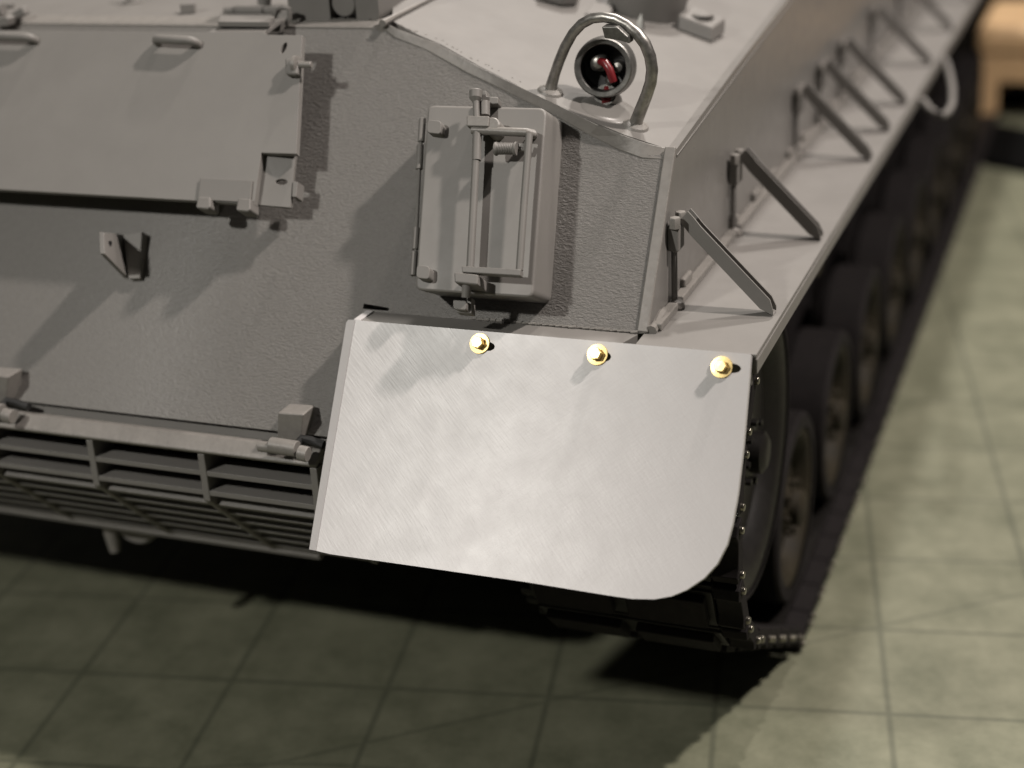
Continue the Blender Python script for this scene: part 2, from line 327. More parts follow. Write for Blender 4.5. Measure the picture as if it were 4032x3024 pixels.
# fender braces
def brace(y, first=None):
    if first is not None: return copy_tree(first, tank, V((0, (y - 0.47) * S, 0)))
    A0, A1 = V((XS + 0.05, y + 0.03, 0.365)), V((-0.035, y - 0.0, 0.005))
    d = (A1 - A0).normalized(); up = V((0, 1, 0)).cross(d); up = up if up.z > 0 else -up
    path = [A0 + V((-0.012, 0, 0.02)), A0 + V((0.012, 0, -0.006)), A0.lerp(A1, 0.12), A0.lerp(A1, 0.93), A1 + V((0.03, 0, 0))]
    b = B()
    for off, hgt in ((-0.036, 0.060), (0.028, 0.052)):
        pts = [p + V((0, off, 0)) for p in path]; o2 = [p + up * hgt for p in pts[:-1]] + [pts[-1] + V((0, 0, 0.02))]
        b.prism(pts + o2[::-1], (0, 0.009, 0))
    pts = [p + V((0, -0.027, 0)) for p in path]; b.prism(pts + [p - up * 0.004 for p in pts][::-1], (0, 0.055, 0))
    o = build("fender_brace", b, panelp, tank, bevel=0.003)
    b = B(); b.tube([(XS + 0.022, y - 0.02, 0.03), (XS + 0.022, y - 0.015, 0.34)], 0.013, 10); build("rod", b, primer, o)
    b = B(); b.aabb(XS, XS + 0.05, y - 0.05, y + 0.05, 0.26, 0.375); build("clamp", b, primer, o, bevel=0.008)
    for dy in (-0.045, 0.045):
        b = B(); b.lathe((XS + 0.034, y + dy, 0.365), (0, 0, 1), [(0, 0), (0.026, 0), (0.026, 0.04), (0.022, 0.046), (0, 0.046)], 6); build("bolt", b, weldm, o)
    b = B(); b.lathe((XS + 0.03, y - 0.02, 0.0), (0.3, -0.2, 1), [(0, 0), (0.034, 0), (0.034, 0.022), (0.02, 0.04), (0, 0.042)], 8); build("foot_nut", b, weldm, o)
    return o
br0 = brace(0.47)
for y in (1.55, 3.09, 3.80, 4.55, 5.88, 7.3, 8.8, 10.2): brace(y, br0)

# towing eye on the fender lip
pth = [PZ(3612, 395, -0.05), PZ(3640, 398, -0.05), PZ(3656, 425, -0.05), PZ(3685, 448, -0.05), PZ(3708, 456, -0.05), PZ(3735, 440, -0.05), PZ(3750, 405, -0.05), PZ(3750, 350, -0.05), PZ(3742, 300, -0.05), PZ(3728, 250, -0.05), PZ(3712, 225, -0.05)]
b = B(); b.tube(pth, 0.023, 12); build("tow_eye", b, primer, tank)

# ------------------------------------------------------------------ mud flap
fl = [(1394, 1260), (1242, 2168), (1300, 2182), (1640, 2230), (2059, 2290), (2403, 2346), (2488, 2358), (2574, 2360), (2643, 2348), (2703, 2323), (2772, 2277), (2823, 2221), (2862, 2144), (2884, 2062), (2905, 1942), (2927, 1753), (2944, 1555), (2957, 1401), (2952, 1394)]
outer = [FP(*q, 0.03) for q in fl]
def ellipse(px, py, rx, rz, n=16):
    c = FP(px, py, 0.03); return [c + V((1, 0, 0)) * rx * math.cos(2 * math.pi * i / n) + FU * rz * math.sin(2 * math.pi * i / n) for i in range(n)]
holes = [ellipse(1922, 1364, 0.030, 0.019), ellipse(2378, 1404, 0.030, 0.021), ellipse(2884, 1450, 0.034, 0.019)]
b = B(); b.prism(outer, -FN * 0.03, holes=holes)
flap = build("mud_flap", b, white, tank, label="smooth pale unpainted mud flap with a rounded lower corner")
edge = [FP(1397, 1259, 0.034), FP(1371, 1259, 0.031), FP(1363, 1270, 0.03), FP(1217, 2163, 0.03), FP(1243, 2168, 0.034)]
b = B(); b.prism(edge, -FN * 0.035); build("edge_strip", b, white, flap)
def bend(o):
    me = o.data; c = WORLD[o.name] / S; t = bmesh.new(); t.from_mesh(me)
    for i in range(1, 14):
        pl = (-FU * (0.085 * i) - c) * S
        bmesh.ops.bisect_plane(t, geom=t.verts[:] + t.edges[:] + t.faces[:], plane_co=pl, plane_no=FU)
    for v in t.verts:
        p = v.co / S + c; sl = max(0.0, -(p.dot(FU)) - 0.15); d = (CAM - p).normalized()
        v.co += d * (0.085 * sl * sl / d.dot(FN)) * S
    for f in t.faces: f.smooth = True
    t.to_mesh(me); t.free(); me.set_sharp_from_angle(angle=math.radians(30))
bend(flap); bend(bpy.data.objects["edge_strip"])
b = B(); b.prism([V((-1.745, 0.0, 0.004)), V((-1.738, 0.115, 0.006)), V((-1.75, 0.05, -0.30)), V((-1.775, -0.165, -0.30))], (0.035, 0, 0)); build("side_return", b, white, flap, bevel=0.004)
for px, py, tilt in ((1890, 1353, 0.0), (2353, 1397, 0.35), (2842, 1446, 0.2)):
    c = FP(px, py, 0.031); b = B()
    b.lathe(c, FN, [(0, -0.05), (0.02, -0.05), (0.02, 0.0), (0.043, 0.0), (0.044, 0.003), (0.043, 0.008), (0.026, 0.010)], 28)
    b.lathe(c, FN, [(0.026, 0.009), (0.026, 0.038), (0.0235, 0.042), (0.0, 0.0425)], 6, start=tilt)
    build("bolt", b, brass, flap, smooth=25, label="brass hexagon bolt with a flange, beside its slot in the white flap")
b = B(); b.aabb(-1.68, 0.0, 0.012, 0.03, -0.14, -0.056); build("flap_backing_strip", b, primer, tank)

# ------------------------------------------------------------------ big access panel on the front plate
HP = 0.20
q = lambda px, py, h=HP: GP(px, py, h)
x_l = -5.4
tl = q(137, 120); poly = [V((x_l, tl.y, tl.z)), q(137, 120), q(800, 128), q(822, 124), q(1040, 124), q(1048, 136), q(1190, 138), q(1166, 606), q(1028, 602), q(1000, 806), q(766, 790), V((x_l, q(0, 747).y, q(0, 747).z))]
def slot_at(px, py, rx, rv, rot, h, n=14):
    c = GP(px, py, h); a = math.radians(rot); e1 = V((1, 0, 0)) * math.cos(a) + GU * math.sin(a); e2 = GU * math.cos(a) - V((1, 0, 0)) * math.sin(a)
    return [c + e1 * rx * math.cos(2 * math.pi * i / n) + e2 * rv * math.sin(2 * math.pi * i / n) for i in range(n)]
b = B(); b.prism(poly, -GN * 0.035, holes=[slot_at(1117, 189, 0.012, 0.028, -14, HP)])
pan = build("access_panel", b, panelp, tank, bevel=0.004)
ins = [V((x_l, *(G(0, 1.19, 0.165).yz))), G(-2.62, 1.19, 0.165), G(-2.55, 0.50, 0.165), V((x_l, *(G(0, 0.50, 0.165).yz)))]
b = B(); b.prism(ins, -GN * 0.17); build("panel_back", b, primer, pan)
# recessed corner with a slot and side walls
cq = [GP(1030, 604, 0.165), GP(1163, 612, 0.14), GP(1143, 818, 0.14), GP(1002, 806, 0.165)]
sl = slot_at(1108, 716, 0.030, 0.013, 0, 0.147)
b = B(); b.prism(cq, -GN * 0.02, holes=[sl]); build("recessed_corner", b, primer, pan, bevel=0.003)
b = B(); b.add([q(1028, 602, HP - 0.002), q(1000, 806, HP - 0.002), cq[3], cq[0], q(1022, 602, HP - .03), q(994, 806, HP - .03)], [(0, 1, 2, 3), (0, 1, 5, 4), (2, 3, 4, 5)]); build("corner_wall", b, primer, pan)
b = B(); b.prism([q(1028, 600, HP - 0.004), q(1166, 604, HP - 0.004), GP(1164, 612, 0.13), GP(1030, 604, 0.15)], GU * 0.012); build("corner_wall", b, primer, pan)
b = B(); b.prism([GP(1152, 712, 0.145), GP(1172, 714, 0.145), GP(1166, 776, 0.145), GP(1148, 775, 0.145)], -GN * 0.07); build("edge_catch", b, primer, pan, bevel=0.004)
# hinge on its lower edge
b = B(); b.prism([q(787, 700, HP + .012), q(993, 710, HP + .012), q(985, 798, HP + .012), q(778, 786, HP + .012)], -GN * 0.012); hg = build("hinge", b, primer, pan, bevel=0.004)
for (a, c, d, e) in ((769, 772, 828, 824), (927, 778, 986, 834)):
    b = B(); b.prism([q(a + 8, c, HP + .03), q(d, c + 3, HP + .03), q(d - 3, e - 8, HP + .04), q(d - 10, e, HP + .03), q(a + 4, e - 3, HP + .03), q(a, e - 14, HP + .04)], -GN * 0.09); build("lug", b, primer, hg, bevel=0.010)
# two grab handles near the top edge
def loop(pa, pb, out=0.05, r=0.021):
    a, c = q(*pa), q(*pb); d = (c - a).normalized()
    pts = [a - GN * 0.01, a + GN * out * 0.55, a + GN * out * 0.9 + d * 0.012, a + GN * out + d * 0.03, c + GN * out - d * 0.03, c + GN * out * 0.9 - d * 0.012, c + GN * out * 0.55, c - GN * 0.01]
    b = B(); b.tube(pts, r, 12)
    return build("grab_handle", b, primer, pan)
loop((628, 170), (782, 178)); loop((-28, 158), (142, 163))
# latch box, ring and pin at the right edge
b = B(); b.prism([q(1119, 227, HP + .045), q(1176, 228, HP + .045), q(1170, 294, HP + .045), q(1121, 292, HP + .045)], -GN * 0.045); lt = build("latch_box", b, primer, pan, bevel=0.012)
p = q(1168, 254, HP + .028); ax = V((1, 0, 0))
b = B(); b.lathe(p, ax, [(0, -0.012), (0.040, -0.012), (0.040, 0.006), (0.03, 0.010), (0, 0.010)], 20); build("ring", b, weldm, lt)
b = B(); b.lathe(p, ax, [(0, 0), (0.0155, 0), (0.0155, 0.072), (0.0125, 0.076), (0, 0.076)], 14); build("pin", b, weldm, lt)
# turned back top lip of the panel
b = B(); t0, t1 = q(818, 126), q(1042, 125); b.prism([t0, t1, V((t1.x + 0.01, t1.y + 0.16, t1.z + 0.035)), V((t0.x + 0.06, t0.y + 0.16, t0.z + 0.035))], (0, 0.005, -0.02)); build("top_lip", b, primer, pan, bevel=0.004)

# ------------------------------------------------------------------ gusset bracket below the panel
GH = 0.28
w0_, w1_, w2_, w3_ = GP(409, 915, GH), GP(412, 1000, GH), GP(508, 1098, 0.0), GP(492, 925, 0.0)
b = B(); b.prism([w0_, w1_, w2_, w3_], (-0.026, 0, 0))
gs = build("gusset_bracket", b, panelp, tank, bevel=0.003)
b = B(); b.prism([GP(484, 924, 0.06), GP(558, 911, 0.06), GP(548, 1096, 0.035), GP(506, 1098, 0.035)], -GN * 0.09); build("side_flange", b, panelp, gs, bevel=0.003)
c = hit(434, 958, (1, 0, 0), w0_); b = B(); b.lathe(c, (1, 0, 0), [(0, 0.002), (0.012, 0.002), (0.012, -0.003)], 14); build("pin_hole", b, black, gs)

# ------------------------------------------------------------------ stowage box (hinged at its left edge, proud at its right)
TLc, TRc, BRc, BLc = GP(1680, 413, .22), GP(2152, 424, .225), GP(2100, 1172, .225), GP(1630, 1142, .22)
ex = ((TRc - TLc) + (BRc - BLc)).normalized(); ev = ((TLc - BLc) + (TRc - BRc)).normalized(); bn = ev.cross(ex) if ev.cross(ex).dot(GN) < 0 else ev.cross(ex)
bn = ex.cross(ev).normalized()
if bn.dot(GN) < 0: bn = -bn
BC = (TLc + TRc + BRc + BLc) / 4
def BX(px, py, k=0.0): return hit(px, py, bn, BC + bn * k)
def rounded(corners, rad, n=5):
    out = []; N = len(corners)
    for i in range(N):
        p, a, c = corners[i], corners[i - 1], corners[(i + 1) % N]; r = rad[i] if isinstance(rad, (list, tuple)) else rad
        u, v = (a - p).normalized() * r, (c - p).normalized() * r
        for k in range(n + 1):
            t = k / n; out.append((p + u) * (1 - t) ** 2 + p * 2 * t * (1 - t) + (p + v) * t * t)
    return out
front = rounded([BX(1683, 413), BX(2152, 424), BX(2098, 1173), BX(1632, 1142)], [0.035, 0.04, 0.035, 0.035])
b = B(); N = len(front)
DB = (GN * 0.72 + V((0, -0.28, 0))).normalized(); back = [p - DB * (((p - GO).dot(GN) + 0.01) / DB.dot(GN)) for p in front]
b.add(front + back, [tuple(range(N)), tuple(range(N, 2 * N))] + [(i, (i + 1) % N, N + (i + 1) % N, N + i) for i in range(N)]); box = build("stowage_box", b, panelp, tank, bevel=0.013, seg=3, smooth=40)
for (a, c, d, e) in ((1682, 470, 1738, 528), (1640, 1042, 1692, 1100)):
    b = B(); b.prism(rounded([BX(a, c, .05), BX(d, c + 6, .05), BX(d - 3, e, .05), BX(a - 3, e - 6, .05)], 0.018, 4), -bn * 0.07); build("boss", b, primer, box, bevel=0.004)
hx = lambda px, py: GP(px, py, 0.19)
for (p0, p1, r) in (((1664, 466), (1658, 560), .0155), ((1655, 570), (1650, 668), .0155), ((1641, 896), (1636, 984), .015), ((1633, 992), (1627, 1086), .0145)):
    b = B(); b.tube([hx(*p0), hx(*p1)], r, 12); build("hinge_knuckle", b, primer, box, bevel=0.004)
b = B(); b.tube([hx(1660, 480), hx(1632, 1080)], 0.0085, 10); build("hinge_pin", b, primer, box)
K = 0.075
bx = lambda px, py, k=K: BX(px, py, k)
b = B(); b.tube([bx(1880, 505), bx(1866, 780), bx(1851, 1062)], 0.0165, 14); lf = build("latch_bar", b, primer, box)
b = B(); b.tube([bx(1879, 528), bx(1876, 632)], 0.0195, 14); build("sleeve", b, primer, lf)
b = B(); b.tube([bx(1860, 512), bx(1980, 518), bx(2075, 522), bx(2096, 526, .06), bx(2100, 534, .0)], 0.0185, 12); build("handle_bar", b, weldm, box)
b = B(); b.tube([bx(2084, 528), bx(2064, 790), bx(2045, 1066)], 0.0155, 12); build("handle_bar", b, primer, box)
b = B(); b.prism([bx(1816, 1046, .1), bx(2050, 1060, .1), bx(2048, 1086, .1), bx(1818, 1072, .1)], -bn * 0.04); build("cross_bar", b, primer, box, bevel=0.005)
b = B(); a0, a1 = bx(1950, 586, .075), bx(2036, 585, .075); dv = (a1 - a0); pr = []
prof = [(0, 0), (.028, 0), (.030, .006), (.0235, .014)]
for i in range(9): prof += [(.0255, .016 + i * .0075), (.0225, .0195 + i * .0075)]
Lr = dv.length; prof += [(.0235, Lr - .014), (.030, Lr - .006), (.028, Lr), (0, Lr)]
b.lathe(a0, dv, prof, 18); build("spring_roller", b, primer, box, smooth=60)
b = B(); b.tube([bx(2034, 586, .055), bx(2066, 589, .055), bx(2074, 560, .06)], 0.012, 10); build("roller_stub", b, primer, box)
b = B(); b.prism([bx(1836, 453, .10), bx(1926, 456, .10), bx(1922, 498, .10), bx(1836, 496, .10)], -bn * 0.10); build("clamp_block", b, weldm, box, bevel=0.006)
b = B(); c = bx(1934, 492, .09); b.lathe(c, bn, [(0, -.09), (.036, -.09), (.036, -.006), (.03, 0), (0, 0)], 24); build("cam_disc", b, weldm, box)
b = B(); b.tube([bx(1876, 462, .085), bx(1874, 396, .085)], 0.014, 12); kn = build("knob_stem", b, primer, box)
b = B(); c0 = bx(1872, 404, .085); b.lathe(c0, bx(1874, 350, .085) - c0, [(0, 0), (.012, 0), (.027, .02), (.029, .05), (.026, .055), (0, .056)], 20); build("knob", b, primer, kn, smooth=28)
b = B(); b.tube([bx(1908, 456, .05), bx(1908, 402, .05)], 0.023, 14); build("post", b, primer, box)
b = B(); b.prism([bx(1898, 356, .04), bx(1914, 356, .04), bx(1916, 378, .04), bx(1962, 384, .04), bx(1960, 408, .04), bx(1918, 410, .04), bx(1896, 402, .04)], -bn * 0.05); build("latch_arm", b, primer, box, bevel=0.005)
b = B(); b.tube([BX(1935, 396, .02), BX(1962, 398, .02)], 0.016, 12); build("arm_pin", b, primer, box)
b = B(); b.prism([bx(1786, 1070, .11), bx(1882, 1080, .11), bx(1880, 1122, .11), bx(1788, 1112, .11)], -bn * 0.11); build("clamp_block", b, primer, box, bevel=0.008)
b = B(); b.tube([bx(1839, 1112, .075), bx(1834, 1172, .06)], [0.021, 0.018], 14); build("post", b, primer, box)
b = B(); b.prism(rounded([GP(1782, 1180, .28), GP(1838, 1184, .28), GP(1834, 1222, .28), GP(1784, 1216, .28)], 0.012, 4), -GN * 0.06); hk = build("hook", b, primer, box, bevel=0.004)
b = B(); b.prism([GP(1836, 1168, .25), GP(1856, 1170, .25), GP(1856, 1234, .25), GP(1796, 1230, .25), GP(1796, 1222, .25), GP(1840, 1222, .25)], -GN * 0.05); build("hook_arm", b, primer, hk, bevel=0.004)

# ------------------------------------------------------------------ lamp with guard on the roof slope
by, = (0.80,)
LC = PY(2375, 267, by)                                      # centre of the front ring
ax = (CAM - LC); ax = V((ax.x * 0.42 - 0.0, ax.y, ax.z * 0.62)).normalized()
b = B(); b.lathe(LC, ax, [(0.100, 0.002), (0.104, 0.010), (0.122, 0.012), (0.128, 0.004), (0.130, -0.03), (0.134, -0.05), (0.134, -0.085), (0.128, -0.10), (0.110, -0.115), (0.0, -0.13)], 48)
b.lathe(LC, ax, [(0.100, 0.002), (0.098, -0.09), (0.06, -0.105), (0, -0.108)], 48, m=1)
lampo = build("signal_lamp", b, [dsteel, black], tank, smooth=30, label="dull metal ringed lamp holding a red wire, under its loop guard")
lr, lu = ax.cross(V((0, 0, 1))).normalized() * -1, V((0, 0, 1)); lu = (lu - ax * ax.z).normalized()
if lr.dot(right) < 0: lr = -lr
def LO(a, u, t): return LC + lr * a + lu * u + ax * t
b = B(); b.tube([LO(-.035, .022, -.06), LO(-.012, .026, -.02), LO(.010, .020, -.004), LO(.028, -.006, .004), LO(.040, -.042, .006), LO(.046, -.060, .004)], [.012, .017, .020, .0185, .0185, .016], 14); build("red_wire", b, red, lampo)
b = B(); b.lathe(LO(-.03, .02, -.105), ax, [(0, 0), (.045, 0), (.042, .05), (.03, .072), (.018, .08), (0, .08)], 20); build("bulb_socket", b, steel, lampo)
b = B(); b.lathe(LO(.058, .0, -.10), ax, [(0, 0), (.03, 0), (.028, .055), (.02, .07), (0, .074)], 14); build("solder_blob", b, steel, lampo)
b = B(); b.lathe(LO(.02, -.06, -.10), ax, [(0, 0), (.03, 0), (.026, .03), (.012, .045), (0, .047)], 14); build("solder_blob", b, dsteel, lampo)
ba = RF(2385, 408, 0.0)
b = B(); b.tube([ba + V((0.0, 0.03, 0.06)), ba + RN * 0.02, ba + V((0.015, -0.03, 0.006))], [0.026, 0.032, 0.020], 12); build("red_wire", b, red, lampo)
b = B(); b.lathe(RF(2400, 430), RN, [(0.13, 0.0), (0.12, 0.006), (0.08, 0.010), (0, 0.011)], 30); build("base_plate", b, sidep, lampo)
b = B(); b.tube([LC - ax * 0.05 - lu * 0.12, ba + V((0, .06, 0)) - RN * 0.01], [0.05, 0.06], 16); build("lamp_foot", b, dsteel, lampo)
g0, g1 = RF(2167, 362), RF(2502, 497); gn = (g1 - g0).cross(V((0, -0.12, 1))).normalized()
gp = [(2167, 364), (2172, 335), (2185, 290), (2203, 238), (2226, 183), (2255, 132), (2290, 94), (2332, 72), (2378, 67), (2424, 76), (2468, 98), (2508, 130), (2540, 172), (2560, 222), (2568, 275), (2562, 325), (2546, 375), (2526, 425), (2508, 470), (2500, 498)]
b = B(); b.tube([hit(*p, gn, g0) for p in gp], [0.034, 0.026] + [0.0235] * 3 + [0.0225] * 6 + [0.026] * 6 + [0.027, 0.028, 0.033], 14); gd = build("lamp_guard", b, steel, tank, label="bare metal loop guard bent over the lamp")
for gq in (g0, g1):
    b = B(); b.lathe(gq - RN * 0.004, RN, [(0.062, 0), (0.055, 0.014), (0.036, 0.024), (0, 0.026)], 14); build("solder_foot", b, weldm, gd)
b = B(); m0, m1, m2 = hit(2395, 105, gn, g0), hit(2480, 140, gn, g0), hit(2440, 150, gn, g0)
b.prism([hit(2388, 92, gn, g0), hit(2448, 92, gn, g0), hit(2492, 132, gn, g0), hit(2498, 160, gn, g0), hit(2462, 148, gn, g0), hit(2400, 138, gn, g0)], gn * 0.05); build("clamp_tab", b, dsteel, gd, bevel=0.006)

# fittings on the roof slope and deck
bp = [RF(2665, 118), RF(2802, 170), RF(2806, 118), RF(2680, 75)]
b = B(); b.prism([bp[0], bp[1], bp[1] + V((.03, .16, 0.02)), bp[0] + V((.03, .16, .02))], (0.0, 0.02, 0.075)); rb = build("roof_block", b, primer, tank, bevel=0.012)
cc = bp[0].lerp(bp[1], 0.5) + V((0.015, .10, 0.078)); b = B(); b.lathe(cc, (0, 0.1, 1), [(0, 0), (.06, 0), (.06, .012), (.045, .02), (0, .02)], 20); build("cap", b, primer, rb)
dc = RF(2510, 60); b = B(); b.lathe(dc + V((0, .14, 0)), RN, [(0, 0), (.20, 0), (.20, .18), (.17, .20), (0, .20)], 30); build("roof_hatch", b, primer, tank)
b = B(); b.prism([RF(2300, 62), RF(2400, 72), RF(2420, 30), RF(2330, 20)], RN * 0.02); build("roof_pad", b, primer, tank, bevel=0.02)
b = B(); pc = RF(2518, 112); b.lathe(pc, (0.15, 0, 1), [(0.03, 0), (0.012, 0.05), (0, 0.075)], 4); build("roof_spike", b, dsteel, tank)
b = B(); b.prism([RF(2110, 0), RF(2215, 30), RF(2270, 28), RF(2285, -40), RF(2120, -50)], RN * 0.10); build("roof_box", b, primer, tank, bevel=0.02)
b = B(); b.tube([RF(1505, 92, .01), RF(1560, 62, .01), RF(1660, 12, .01), RF(1720, -20, .01)], [.018, .012, .01, .012], 8); build("weld_bead", b, weldm, tank)
# sight box at the crest of the front plate
yb = 0.94
X0, X1 = PY(1138, 60, yb).x, PY(1493, 60, yb).x
zb = 1.11; n0, n1 = PY(1300, 60, yb).x, PY(1403, 60, yb).x
poly = [(X0, yb, zb), (n0, yb, zb), (n0, yb, zb + .12), (n1, yb, zb + .12), (n1, yb, zb)] + rounded([V((X1, yb, zb)), V((X1, yb, zb + .5)), V((X0, yb, zb + .5)), V((X0, yb, zb + 0.2))], [0.045, 0.02, 0.02, 0.001], 4)[:-6] + [(X0, yb, zb + .5)]
b = B(); b.prism(poly, (0, 0.45, 0)); sb = build("sight_box", b, primer, tank, bevel=0.006)
b = B(); b.lathe(((n0 + n1) / 2, yb + .012, zb + .085), (0, -1, 0), [(0, -.3), (.062, -.3), (.062, -.006), (.056, 0), (0, 0)], 32); build("round_cover", b, primer, sb)
b = B(); b.aabb(n0 - .01, n1 + .01, yb + .06, yb + .4, zb - .01, zb + .13); build("dark_recess", b, black, sb)
# hinge barrel, leaf and lever at the panel's top right
yh = 0.84
b = B(); b.prism([PZ(857, 84, 1.155), PZ(1060, 86, 1.155), PZ(1082, 64, 1.155), PZ(868, 62, 1.155)], (0, 0, -0.025)); hl = build("deck_hinge", b, primer, tank, bevel=0.004)
for x0, x1 in ((886, 926), (929, 1040), (1044, 1098)):
    b = B(); b.tube([PY(x0, 41, 1.12), PY(x1, 43, 1.12)], 0.0225, 14); build("knuckle", b, primer, hl, bevel=0.004)
b = B(); b.prism([PY(1041, 122, .80), PY(1052, 105, .80), PY(1102, 72, .80), PY(1110, 84, .80), PY(1102, 126, .80)], (0, .04, 0)); build("cheek", b, primer, hl, bevel=0.004)
b = B(); b.tube([PY(1078, 72, .86), PY(1092, 36, .86), PY(1112, 28, .86), PY(1138, 34, .86), PY(1140, 70, .86), PY(1128, 98, .86)], 0.013, 10); build("lever_loop", b, primer, hl)
b = B(); b.tube([PY(1040, 16, 1.3), PY(1042, -14, 1.3)], 0.035, 14); build("deck_peg", b, primer, tank)
b = B(); b.prism([PZ(713, 57, ZD), PZ(770, 54, ZD), PZ(776, 46, ZD), PZ(716, 50, ZD)], (0, 0, 0.05)); build("deck_block", b, primer, tank, bevel=0.006)
b = B(); b.lathe(PZ(520, 12, ZD), (0, 0, 1), [(.05, 0), (.05, .01), (.025, .015), (.025, .12), (0, .12)], 16); build("deck_post", b, primer, tank)
# lever latch at the top left of the deck
b = B(); b.prism([PY(-40, 110, .8), PY(30, 104, .8), PY(32, 72, .8), PY(20, 64, .8), PY(-40, 82, .8)], (0, .12, 0)); ll = build("deck_latch", b, primer, tank, bevel=0.008)
b = B(); b.prism([PY(52, 82, .86), PY(36, 56, .86), PY(84, 27, .86), PY(100, 56, .86)], (0, .05, 0)); build("lever", b, primer, ll, bevel=0.008)
b = B(); b.tube([PY(-30, 40, .9), PY(14, 38, .9)], 0.03, 12); build("barrel", b, primer, ll)
b = B(); b.tube([PY(10, 22, .95), PY(52, 24, .95)], 0.014, 10); build("cross_pin", b, primer, ll)

# ------------------------------------------------------------------ grille under the nose
GY, GX = -0.30, -1.835
b = B(); b.prism([(GX, -0.247, -0.518), (GX, GY + 0.004, -0.560), (GX, GY - 0.006, -0.572), (GX, GY, -0.588), (GX, -0.15, -0.54)], (XL - GX, 0, 0)); gr = build("grille", b, weldm, tank, bevel=0.012, label="horizontal slat grille under the nose plate")
b = B(); b.prism([(GX, -0.17, -0.505), (GX, -0.26, -0.575), (GX, -0.25, -0.585), (GX, -0.16, -0.515)], (XL - GX, 0, 0)); build("recessed_ledge", b, primer, gr)
prof = [(GY, -0.588), (GY, -0.822), (0.18, -1.32), (0.30, -1.20), (-0.14, -0.75), (-0.14, -0.588)]
x = -2.42
while x > XL:
    b = B(); b.prism([(x - 0.018, y, z) for y, z in prof], (0.036, 0, 0)); build("rib", b, primer, gr, bevel=0.005); x -= 0.597
b = B(); b.prism([(GX, y, z) for y, z in prof], (-0.036, 0, 0)); build("rib", b, primer, gr, bevel=0.005)
for z in (-0.672, -0.770):
    b = B(); b.prism([(GX, GY + 0.004, z), (GX, GY + 0.004, z - 0.026), (GX, -0.15, z - 0.03), (GX, -0.15, z - 0.01)], (XL - GX, 0, 0)); build("slat", b, primer, gr, bevel=0.004)
sd = V((0, 0.48, -0.498)).normalized()
for i in range(6):
    p = V((GX, GY, -0.822)) + sd * (0.055 + i * 0.118)
    b = B(); b.prism([p + V((0, 0.004, 0.004)), p + sd * 0.032 + V((0, 0.004, 0.004)), p + sd * 0.03 + V((0, 0.10, 0.06)), p + V((0, 0.10, 0.08))], (XL - GX, 0, 0)); build("slat", b, primer, gr, bevel=0.004)
b = B(); b.prism([(GX, -0.12, -0.55), (GX, -0.12, -0.76), (GX, 0.36, -1.22), (GX, 0.39, -1.19), (GX, -0.09, -0.73), (GX, -0.09, -0.55)], (XL - GX, 0, 0)); build("grille_backing", b, dark_fill, gr)
b = B(); b.tube([(-2.16, 0.21, -1.33), (XL, 0.21, -1.33)], 0.028, 8); build("bottom_rail", b, primer, gr)
# hinge blocks on the plate's lower edge
def hinge_block(px0):
    dx = px0 - 1100; k = dx * 0.128
    a = lambda px, py, y: PY(px + dx, py + k, y)
    yf = -0.26
    f0, f1, f2, f3 = a(1092, 1625, yf), a(1195, 1632, yf), a(1185, 1738, yf), a(1090, 1732, yf)
    b = B(); b.prism([f0, f1, f2, f3], (0, 0.11, 0.0)); o = build("hinge_block", b, weldm, tank, bevel=0.008)
    b = B(); b.tube([a(1066, 1752, -.32), a(1172, 1768, -.32)], 0.036, 16); build("barrel", b, weldm, o, bevel=0.004)
    b = B(); b.tube([a(1020, 1757, -.32), a(1075, 1762, -.32)], 0.024, 14); build("pin", b, weldm, o, bevel=0.004)
    b = B(); b.tube([a(1178, 1782, -.34), a(1214, 1790, -.34)], 0.034, 16); build("barrel", b, weldm, o, bevel=0.004)
    b = B(); b.tube([a(1170, 1752, -.29), a(1190, 1728, -.26), a(1225, 1735, -.26), a(1275, 1752, -.26)], 0.02, 10); build("dark_link", b, black, o)
hinge_block(1100); hinge_block(-62)
# tow lug under the belly
b = B(); b.tube([PY(432, 2040, .3), PY(440, 2100, .3), PY(455, 2168, .3)], [0.05, 0.04, 0.03], 12); tl_ = build("tow_lug", b, weldm, tank)
b = B(); b.lathe(PY(545, 2040, .34), (0, 1, 0), [(0, -.05), (.12, -.05), (.135, -.03), (.135, .05), (0, .05)], 24); build("lug_plate", b, primer, tl_)

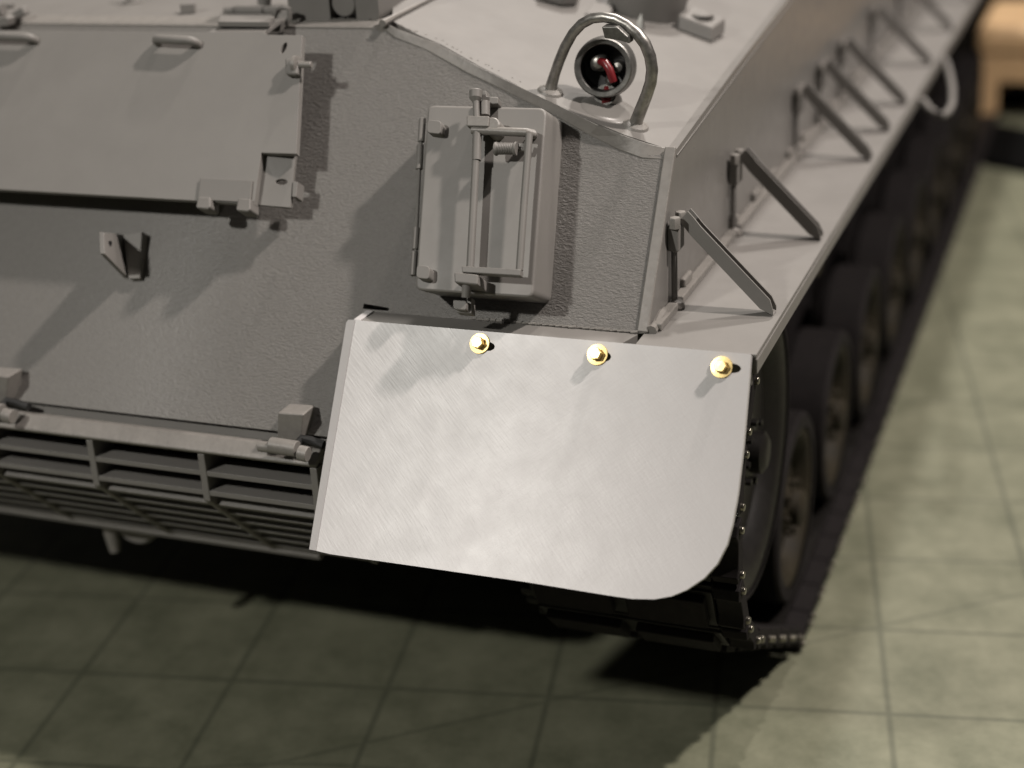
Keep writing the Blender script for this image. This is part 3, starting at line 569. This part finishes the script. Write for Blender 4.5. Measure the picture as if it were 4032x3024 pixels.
# ------------------------------------------------------------------ running gear
C0 = V((0.87, -0.84)); RO = 0.84; PITCH = 0.30
Rw, zc = 0.50, ZG + 0.16 + 0.50
pts = []
y = 13.9
while y > 1.56: pts.append((y, ZG + 0.09)); y -= 0.01
an0 = math.radians(239.3)
rs = RO - 0.03
q0 = V((C0.x + rs * math.cos(an0), C0.y + rs * math.sin(an0)))
st = V((1.56, ZG + 0.09)); nst = 120
pts += [tuple(st.lerp(q0, i / nst)) for i in range(1, nst + 1)]
a = an0
while a > math.radians(126): a -= 0.008; pts.append((C0.x + rs * math.cos(a), C0.y + rs * math.sin(a)))
yy, z = pts[-1]
while yy < 13.9: yy += 0.01; z -= 0.00006; pts.append((yy, z))
def shoe():
    b = B()
    b.aabb(-1.02, -0.16, -0.152, 0.152, -0.040, 0.030, 0); b.aabb(-1.02, -0.16, -0.125, 0.125, -0.045, 0.045, 0)
    for x0, x1 in ((-0.98, -0.62), (-0.55, -0.19)): b.aabb(x0, x1, -0.10, 0.10, 0.045, 0.085, 1)
    for yy in (-0.11, 0.11):
        b.tube([(-1.08, yy, 0), (-0.045, yy, 0)], 0.034, 8, 0)
        b.tube([(-0.05, yy, 0), (-0.022, yy, 0)], 0.020, 8, 2)
    b.prism([(-0.155, -0.145, -0.05), (-0.155, -0.145, 0.03), (-0.155, -0.10, 0.055), (-0.155, -0.06, 0.03), (-0.155, 0.06, 0.03), (-0.155, 0.10, 0.055), (-0.155, 0.145, 0.03), (-0.155, 0.145, -0.05)], (0.115, 0, 0), m=1)
    b.prism([(-0.62, -0.05, -0.045), (-0.62, 0.05, -0.045), (-0.62, 0.02, -0.17), (-0.62, -0.02, -0.17)], (0.07, 0, 0), m=0)
    return b
tr = thing("track", "", "", (0, 0, 0)); del tr["label"]; del tr["category"]
WORLD["track"] = V((-0.5, 4, -1.2)) * S; tr.parent = tank; tr.location = WORLD["track"] - WORLD["model_tank"]
sh0 = None; acc = 0.0; nxt = 0.0
for i in range(len(pts) - 1):
    d = V(pts[i + 1]) - V(pts[i])
    if acc >= nxt:
        nxt += PITCH
        if not (i > 300 and pts[i][0] > 3.0 and pts[i][1] > -1):          # the hidden upper run is left out
            if sh0 is None:
                sh0 = build("track_link", shoe(), [trackm, rubber, pinm], tr, bevel=0.006, seg=1); o = sh0
            else:
                o = sh0.copy(); sc.collection.objects.link(o); o.parent = tr
            t = d.normalized()
            o.location = V((0, pts[i][0], pts[i][1])) * S - WORLD["track"] + V((-0.553, 0, 0)) * S
            o.rotation_euler = (math.atan2(-t.y, -t.x) + math.pi , 0, 0)
    acc += d.length
def wheel(y, z, r, tyre, mat_d, name="road_wheel"):
    o = None; ax = (1, 0, 0)
    b = B(); b.lathe((-0.16, y, z), ax, [(0, -.02), (.10, -.02), (.13, -.03), (r * .45, -.10), (r * .78, -.09), (r * .86, -.02), (r * .94, 0), (r, 0), (r, -.24), (r * .9, -.26), (0, -.26)], 48); o = build(name, b, mat_d, tank)
    b = B(); b.lathe((-0.16, y, z), ax, [(r, .01), (r + tyre * .8, .01), (r + tyre, -.01), (r + tyre, -.24), (r + tyre * .8, -.26), (r, -.26)], 48); build("tyre", b, rubber, o)
    b = B(); b.lathe((-0.16, y, z), ax, [(.10, -.03), (.10, .03), (.07, .05), (0, .05)], 24)
    for k in range(8):
        an = k * math.pi / 4; b.lathe((-0.19, y + math.cos(an) * .15, z + math.sin(an) * .15), ax, [(.018, 0), (.018, .03), (0, .03)], 6)
    build("hub", b, mat_d, o)
    b = B(); b.lathe((-0.62, y, z), ax, [(0, 0), (r * .9, 0), (r + tyre, -.01), (r + tyre, -.24), (0, -.24)], 40); build("inner_disc", b, rubber, o)
    return o
w0 = wheel(1.86, zc, Rw - 0.06, 0.085, wheelm)
for k in range(1, 9): copy_tree(w0, tank, V((0, 1.28 * k * S, 0)))
wheel(0.87, -0.84, 0.68, 0.03, trackm, "idler_wheel")
for y in (2.9, 5.4, 7.9, 10.4):
    b = B(); b.lathe((-0.25, y, -0.42), (1, 0, 0), [(0, .02), (.08, .02), (.10, 0), (.22, 0), (.22, -.3), (0, -.3)], 28); build("return_roller", b, wheelm, tank)
